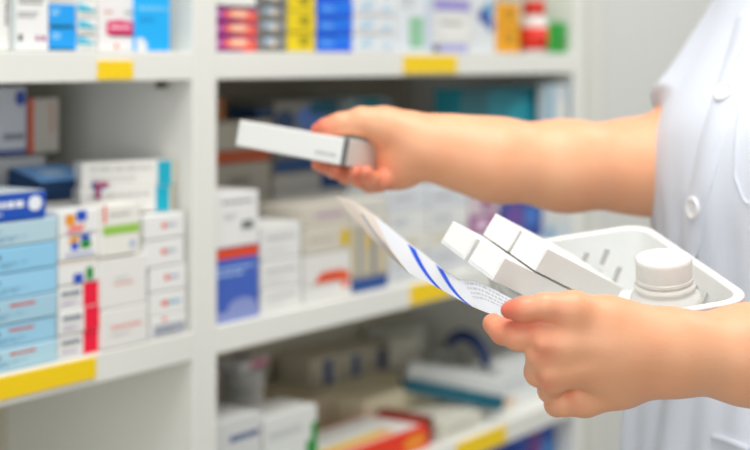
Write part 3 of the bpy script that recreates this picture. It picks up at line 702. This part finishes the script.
def ribbon(name, path, wid, off, m, par_=None):
    """strip laid on the coat along front pixel path"""
    pts = []
    for (a, b), (c, d) in zip(path, path[1:]):
        n = 10
        for i in range(n): pts.append((a + (c - a) * i / n, b + (d - b) * i / n))
    pts.append(path[-1])
    hs = [hitc(*q) for q in pts]; hs = [h for h in hs if h[0] is not None]
    if len(hs) < 3: return None
    bm = bmesh.new(); rows = []
    for i, (h, n) in enumerate(hs):
        t = (hs[min(i + 1, len(hs) - 1)][0] - hs[max(i - 1, 0)][0]).normalized()
        sd = t.cross(n).normalized()
        row = []
        for k, hh in ((-1, -.001), (-.8, off), (.8, off), (1, -.001)):
            row.append(bm.verts.new(h + sd * wid / 2 * k + n * hh))
        rows.append(row)
    for r0, r1 in zip(rows, rows[1:]):
        for k in range(3): bm.faces.new((r0[k], r0[k + 1], r1[k + 1], r1[k]))
    bm.faces.new(rows[0]); bm.faces.new(rows[-1][::-1])
    bmesh.ops.recalc_face_normals(bm, faces=bm.faces[:])
    return bm_obj(name, bm, [m], None, True)
o = ribbon('placket', [(749, 12), (726, 93), (708, 150), (695.5, 208), (688, 250), (682, 300)], .030, .0018, cloth)
if o: sub(o)
o = ribbon('breast_pocket', [(742, 100), (737, 140), (735, 175), (744, 200), (749, 204)], .0022, .0016, cloth)
if o: sub(o)
o = ribbon('pocket_edge', [(749, 45), (742, 54), (737, 62)], .004, .002, mat('#c4dcf0', .6))
if o: sub(o); o['label'] = 'pale blue stripe at the pocket edge'
o = ribbon('lower_pocket', [(713, 437), (725, 440), (738, 445), (749, 450)], .006, .0025, cloth)
if o: sub(o)
# trousers, shoes, hair, eyes (beyond the frame but part of the person)
tp = []
for fn, a, b_, c, d in legs:
    tp.append((lambda p, a=a, b_=b_, c=c: np.maximum(chain(p, [a, b_, c], [.092, .065, .055], .03), .075 - p[:, 2]), A((a[0] - .15, a[1] - .15, .05)), A((a[0] + .15, a[1] + .15, .98)), .02))
me = mesh_sdf('trousers', tp, .02, (.22, 1.10, .05), (.60, 1.50, .95), .007)
child(link('trousers', me, [mat('#dfe3ea', .8)]))
for fn, a, b_, c, d in legs:
    sp = [(lambda p, c=c, d=d: np.maximum(chain(p, [c - A((0, 0, .03)) - Fd * .02, d + A((0, 0, .0))], [.042, .036], .02), .001 - p[:, 2]), np.minimum(c, d) - .08, np.maximum(c, d) + .08, .02)]
    lo_ = np.minimum(c, d) - .07; lo_[2] = -.01
    me = mesh_sdf('shoe', sp, .02, lo_, np.maximum(c, d) + .07, .005)
    child(link('shoe', me, [mat('#f0f0f0', .5)]))
def hair(p):
    d = ell(p, hp(-.012, 0, .032), (face_f, side, up), (.098, .084, .105))
    d = np.maximum(d, -ell(p, hp(.10, 0, -.02), (face_f, side, up), (.075, .085, .10)))
    return smin(d, ell(p, hp(-.11, 0, .03), (face_f, side, up), (.038, .04, .038)), .02)
me = mesh_sdf('hair', [(hair, HC - .2, HC + .2, .01)], .01, HC - .19, HC + .19, .004)
child(link('hair', me, [mat('#2a1c15', .4)]))
for sg in (-1, 1):
    bm = bmesh.new(); bmesh.ops.create_uvsphere(bm, u_segments=20, v_segments=12, radius=.0105, matrix=Matrix.Translation(Vector(hp(.072, sg * .03, .012))))
    o = child(bm_obj('eye', bm, [mat('#4a3a30', .2)], None, True))
bm = bmesh.new(); bmesh.ops.create_uvsphere(bm, u_segments=20, v_segments=12, radius=1, matrix=Matrix.Translation(Vector(hp(.089, 0, -.052))) @ Matrix((list(face_f) + [0], list(side) + [0], list(up) + [0], [0, 0, 0, 1])).transposed() @ Matrix.Diagonal((.004, .02, .006, 1)))
child(bm_obj('mouth', bm, [mat('#b8605a', .4)], None, True))
#BODY-END

# thumbnail on the near hand
def nail(tip, base, nrm, w, l, parent=person):
    ax = (Vector(tip) - Vector(base)).normalized(); n = Vector(nrm).normalized(); n = (n - ax * n.dot(ax)).normalized(); sd = ax.cross(n)
    bm = bmesh.new(); rows = []
    for i in range(9):
        u = i / 8; row = []
        ww = w * (1 - .55 * max(0, (u - .6) / .4) ** 2) * (.8 + .2 * min(1, u * 4))
        for j in range(9):
            v = j / 4 - 1
            row.append(bm.verts.new(Vector(tip) + ax * (u - .75) * l + sd * v * ww / 2 + n * (-.0022 * v * v - .0006 * (u - .5) ** 2 * 4)))
        rows.append(row)
    for a, b in zip(rows, rows[1:]):
        for k in range(8): bm.faces.new((a[k], a[k + 1], b[k + 1], b[k]))
    r = bmesh.ops.solidify(bm, geom=bm.faces[:], thickness=.0005)
    return child(bm_obj('fingernail', bm, [mat('#f6b9a8', .25, coat=.4)], None, True))
tipv, basev = LH_thumb[0][-1], LH_thumb[0][-3]
nail(tipv + Vector((0, 0, .0061)) , basev + Vector((0, 0, .0071)), (0, -.5, 1), .0095, .012)

# ------------------------------------------------------------------ basket
white_pl = mat('#f0f1ef', .35, coat=.15, sss=.1, name='white_plastic')
C1, C2 = P(644, 224, 1.22), P(756, 300, 1.03)
e2 = (C2 - C1); L2 = e2.length; e2.normalize()
e1 = Vector((-.19, -.045, -.025)); e1 = (e1 - e2 * e1.dot(e2)).normalized()
L1_ = .152
nU = e1.cross(e2).normalized()
if nU.z < 0: nU = -nU
MB = Matrix((e1, e2, nU)).transposed().to_4x4(); 
org = C1 + e1 * L1_ / 2 + e2 * L2 / 2
MB.translation = org
def rrect(a, b, r, n=8):
    pts = []
    for cx, cy, a0 in ((a - r, b - r, 0), (-a + r, b - r, 90), (-a + r, -b + r, 180), (a - r, -b + r, 270)):
        for i in range(n + 1):
            t = math.radians(a0 + 90 * i / n); pts.append((cx + r * math.cos(t), cy + r * math.sin(t)))
    return pts
bm = bmesh.new()
D = .056; a, b = L1_ / 2, L2 / 2
secs = [(a, b, -.005, .022), (a, b, 0, .022), (a - .001, b - .001, .0012, .021), (a - .006, b - .006, .0012, .018), (a - .007, b - .007, 0, .018), (a - .0075, b - .0075, -.006, .018),
        (a - .014, b - .014, -D + .006, .016), (a - .020, b - .020, -D, .012), ]
inner = [[bm.verts.new((x, y, z)) for x, y in rrect(A_, B_, r)] for A_, B_, z, r in secs]
outs = [(a - .018, b - .018, -D - .002, .013), (a - .0120, b - .0120, -D + .005, .018), (a - .0055, b - .0055, -.008, .02), (a - .0050, b - .0050, -.002, .02), (a - .0015, b - .0015, -.002, .021), (a - .0015, b - .0015, -.005, .021)]
outer = [[bm.verts.new((x, y, z)) for x, y in rrect(A_, B_, r)] for A_, B_, z, r in outs]
loops = outer[::1]
seq = loops + inner
n = len(seq[0])
for s0, s1 in zip(seq, seq[1:]):
    for i in range(n): bm.faces.new((s0[i], s0[(i + 1) % n], s1[(i + 1) % n], s1[i]))
bm.faces.new(seq[-1]); bm.faces.new(seq[0][::-1])
bmesh.ops.recalc_face_normals(bm, faces=bm.faces[:])
bas = bm_obj('basket', bm, [white_pl], None)
# slots cut through the walls
cut = bmesh.new()
def slot(M, l, w):
    v = bmesh.ops.create_cube(cut, size=1, matrix=M @ Matrix.Diagonal((.03, w * 1.25, l * 1.25, 1)))
    es = list({e for x in v['verts'] for e in x.link_edges})
for k in range(-5, 6):
    for zz_, dy in ((-.020, 0), (-.036, .009)):
        yy = k * .018 + dy
        if abs(yy) > b - .03: continue
        for sx in (-1, 1):
            slot(Matrix.Translation((sx * (a - .010), yy, zz_)) @ Matrix.Rotation(-.5, 4, 'X'), .011, .0038)
for k in range(-3, 4):
    for zz_, dx in ((-.020, 0), (-.036, .009)):
        xx = k * .018 + dx
        if abs(xx) > a - .028: continue
        for sy in (-1, 1):
            slot(Matrix.Translation((xx, sy * (b - .010), zz_)) @ Matrix.Rotation(math.pi / 2, 4, 'Z') @ Matrix.Rotation(-.5, 4, 'X'), .011, .0038)
cu = bm_obj('cutter', cut, [])
md = bas.modifiers.new('b', 'BOOLEAN'); md.object = cu; md.operation = 'DIFFERENCE'; md.solver = 'EXACT'
dg = bpy.context.evaluated_depsgraph_get(); me2 = bpy.data.meshes.new_from_object(bas.evaluated_get(dg))
bas.modifiers.clear(); bas.data = me2; bpy.data.objects.remove(cu)
bas.matrix_world = MB
bas.name = 'basket'
try:
    me2.shade_smooth(); me2.set_sharp_from_angle(angle=math.radians(35))
except Exception: pass
tag(bas, 'white plastic basket with slotted sides held against the coat by the near hand', 'basket')

# white cartons resting in the basket
wv = (P(500, 250, 1) - cam_p).normalized(); uv_ = wv.cross(Vector((0, 0, 1))).normalized(); vv = wv.cross(uv_).normalized()
if vv.z > 0: vv = -vv
def VF(u, v, w): return (uv_ * u + vv * v + wv * w).normalized()
rr = VF(.90 * .688, .44 * .688, .726); pp = VF(.82 * .73, .57 * .73, -.684); pp = (pp - rr * pp.dot(rr)).normalized(); qq = rr.cross(pp).normalized()
if qq.z > 0: qq = -qq
bw, bh, blen = .0305, .0188, .098
card = mat('#f1f0ec', .55, bump=.04, scale=200, name='white_card')
def held(corner, lab, ln=blen):
    bm = bmesh.new()
    add_box(bm, (0, 0, 0), (ln, bw, bh), 0, bevel=.0005)
    o = bm_obj('medicine_box', bm, [card])
    M = Matrix((rr, pp, qq)).transposed().to_4x4(); M.translation = corner
    o.matrix_world = M
    bm = bmesh.new(); add_box(bm, (-.0005, .0012, .0006), (.0002, bw - .0012, bh - .0022), 0, bevel=.0002)
    bm2 = bm; f = bm_obj('end_flap', bm2, [card], o)
    tag(o, lab, 'carton'); return o
c0 = P(453, 221, 1.10)
held(c0, 'plain white carton held over the basket, far one of the lower pair')
held(c0 + pp * (bw + .0022) + rr * .002, 'plain white carton held over the basket, near one of the lower pair')
up0 = c0 - qq * (bh + .0006) + rr * .034 + pp * .001 - qq * .0008
held(up0, 'plain white carton held over the basket, far one of the upper pair')
held(up0 + pp * (bw + .0022) + rr * .001, 'plain white carton held over the basket, near one of the upper pair beside the bottle')

# medicine bottle in the basket
def basket_bottle():
    axis = (nU + Vector((0, -.02, 0))).normalized()
    top = P(663.5, 257, 1.065); hgt = .078
    M = Matrix.Translation(top - axis * hgt) @ axis.to_track_quat('Z', 'Y').to_matrix().to_4x4()
    e = empty('medicine_bottle', (0, 0, 0)); e.matrix_world = M
    tag(e, 'white plastic bottle with a white screw cap in the basket', 'bottle')
    wp = mat('#ecebe5', .35, coat=.2, sss=.1)
    bm = bmesh.new(); lathe(bm, [(.0225, 0), (.0262, .003), (.0262, .045), (.0255, .0485), (.0225, .0515), (.0215, .0535), (.0222, .0548), (.0224, .0570), (.0205, .0585), (.0195, .060)], 64)
    b = bm_obj('body', bm, [wp], e, True)
    prof = [(.0203, .0600), (.0209, .0603), (.0209, .0625), (.0203, .0630), (.0203, .0765), (.0197, .0777), (.0185, .0780), (.0172, .0777), (.0168, .0774)]
    bm = bmesh.new(); lathe(bm, prof, 96)
    for i in range(72):
        t = 2 * math.pi * i / 72
        M2 = Matrix.Rotation(t, 4, 'Z')
        r = bmesh.ops.create_cube(bm, size=1, matrix=M2 @ Matrix.Translation((.0203, 0, .0698)) @ Matrix.Diagonal((.0005, .0008, .0125, 1)))
    c = bm_obj('cap', bm, [wp], e); c.data.shade_smooth(); c.data.set_sharp_from_angle(angle=.6)
basket_bottle()

# ------------------------------------------------------------------ prescription sheet
cols_ = [((335, 195, 1.26), (411, 275, 1.10)), ((353, 201, 1.235), (410, 274.5, 1.09)), ((372, 213, 1.21), (409, 273, 1.075)), ((391, 228, 1.18), (424, 281, 1.055)), ((408, 242, 1.155), (438, 288, 1.04)),
         ((422, 252, 1.135), (451, 295, 1.025)), ((436, 263, 1.115), (467, 304, 1.012)), ((448, 272, 1.10), (478, 309, 1.0)), ((460, 279, 1.085), (488, 313, .992)),
         ((476, 281, 1.07), (497, 316, .984)), ((495, 290, 1.05), (508, 319, .976)), ((512, 299, 1.03), (520, 322, .970)), ((530, 307, 1.01), (535, 323, .966))]
T3 = [P(*c[0]) for c in cols_]; B3 = [P(*c[1]) for c in cols_]
def crom(pts, u):
    n = len(pts) - 1; x = min(max(u * n, 0), n - 1e-6); i = int(x); f = x - i
    p0, p1, p2, p3 = pts[max(i - 1, 0)], pts[i], pts[i + 1], pts[min(i + 2, n)]
    return .5 * ((2 * p1) + (p2 - p0) * f + (2 * p0 - 5 * p1 + 4 * p2 - p3) * f * f + (3 * p1 - p0 - 3 * p2 + p3) * f ** 3)
bm = bmesh.new(); NU, NV = 180, 20; grid = []
for i in range(NU + 1):
    u = i / NU; t3, b3 = crom(T3, u), crom(B3, u); row = []
    for j in range(NV + 1):
        v = j / NV
        row.append(bm.verts.new(t3.lerp(b3, v) + Vector((0, 0, -.004 * math.sin(math.pi * v)))))
    grid.append(row)
ncol = len(cols_) - 1
for i in range(NU):
    uc = (i + .5) / NU * ncol
    for j in range(NV):
        f = bm.faces.new((grid[i][j], grid[i + 1][j], grid[i + 1][j + 1], grid[i][j + 1])); v = (j + .5) / NV
        m = 0
        if 3.85 < uc < 4.42 and v > .04: m = 1
        if 5.85 < uc < 6.45 and v > .04: m = 1
        if uc < 2.05: m = 2  # beige tint paints in the shading of the flap bending away
        if .9 < uc < 1.2 and .15 < v < .6: m = 3
        if 1.55 < uc < 1.75 and .45 < v < .8: m = 3
        if 8.2 < uc < 11.6 and .04 < v < .42 and (j % 2 == 1) and (i * 7 + j * 13) % 11 > 2: m = 4
        f.material_index = m
bmesh.ops.solidify(bm, geom=bm.faces[:], thickness=.0003)
pap = mat('#f4f6fa', .6, name='paper')
sheet = bm_obj('prescription_sheet', bm, [pap, mat('#0f68f2', .5), mat('#f0e6dc', .6), mat('#b9bcc6', .6), mat('#d2d4d8', .6)], None, True)
tag(sheet, 'curled white paper sheet with two blue stripes pinched between thumb and forefinger', 'sheet of paper')

# ------------------------------------------------------------------ carton in the far hand
psi = math.radians(35)
fx = Vector((math.cos(psi), -math.sin(psi), -.108)).normalized()
gx_ = Vector((math.sin(psi), math.cos(psi), 0)); gx_ = (gx_ - fx * gx_.dot(fx)).normalized()
hx = fx.cross(gx_).normalized()
rl = Matrix.Rotation(math.radians(-8), 3, fx); gx_ = rl @ gx_; hx = rl @ hx
NR = P(347.5, 138.5, 1.27)
Lb, Tb, Hb = .1235, .051, .0240
o = carton(Lb, Tb, Hb, '#f0f0ec', [('f', .74, .2, .93, .42, '#c9cacb', 'T', 1), ('f', .975, 0, 1, 1, '#6d6f70'), ('r', 0, 0, .06, 1, '#6d6f70'), ('r', .08, .03, 1, .97, '#dcdad2')])
M = Matrix((fx, gx_, hx)).transposed().to_4x4(); M.translation = NR - fx * Lb - hx * Hb
o.matrix_world = M
tag(o, 'white medicine carton with a dark edge gripped by the far hand', 'carton')

# ------------------------------------------------------------------ light
def area(name, loc, target, size, power, col=(1, 1, 1)):
    l = bpy.data.lights.new(name, 'AREA'); l.energy = power; l.size = size[0]; l.shape = 'RECTANGLE'; l.size_y = size[1]; l.color = col
    o = bpy.data.objects.new(name, l); COL.objects.link(o); o.location = loc
    o.rotation_euler = (Vector(target) - Vector(loc)).to_track_quat('-Z', 'Y').to_euler()
    return o
area('ceiling_light', (.15, .75, 2.6), (.15, 1.35, 1.0), (1.1, 1.1), 27, (1, .99, .97))
area('wall_fill', (1.5, 2.1, 2.6), (1.2, 2.6, .6), (.9, .9), 22, (1, .99, .97))  # added light to brighten the far wall, not a known ceiling lamp
area('front_fill', (-.6, -1.6, 1.40), (.1, 1.6, 1.02), (2.4, 1.9), 28, (.97, .99, 1))  # added frontal fill reaching into the shelves, not an actual window
w = bpy.data.worlds.new('World'); bpy.context.scene.world = w; w.use_nodes = True
w.node_tree.nodes['Background'].inputs[0].default_value = (.95, .98, 1, 1); w.node_tree.nodes['Background'].inputs[1].default_value = .40

# ------------------------------------------------------------------ camera
cam = bpy.data.cameras.new('Camera'); co_ = bpy.data.objects.new('Camera', cam); COL.objects.link(co_)
cam.sensor_width = 36; cam.lens = 36 * F_PX / 750
co_.location = (0, 0, H); co_.rotation_euler = (math.pi / 2, 0, 0)
cam.shift_y = -(225 - HY) / 750
cam.clip_start = .02
cam.dof.use_dof = True; cam.dof.focus_distance = 1.0; cam.dof.aperture_fstop = cam.lens / 17.0; cam.dof.aperture_blades = 0
sc = bpy.context.scene; sc.camera = co_
sc.view_settings.view_transform = 'Standard'; sc.view_settings.look = 'None'; sc.view_settings.gamma = 1
sc.view_settings.exposure = 0.0
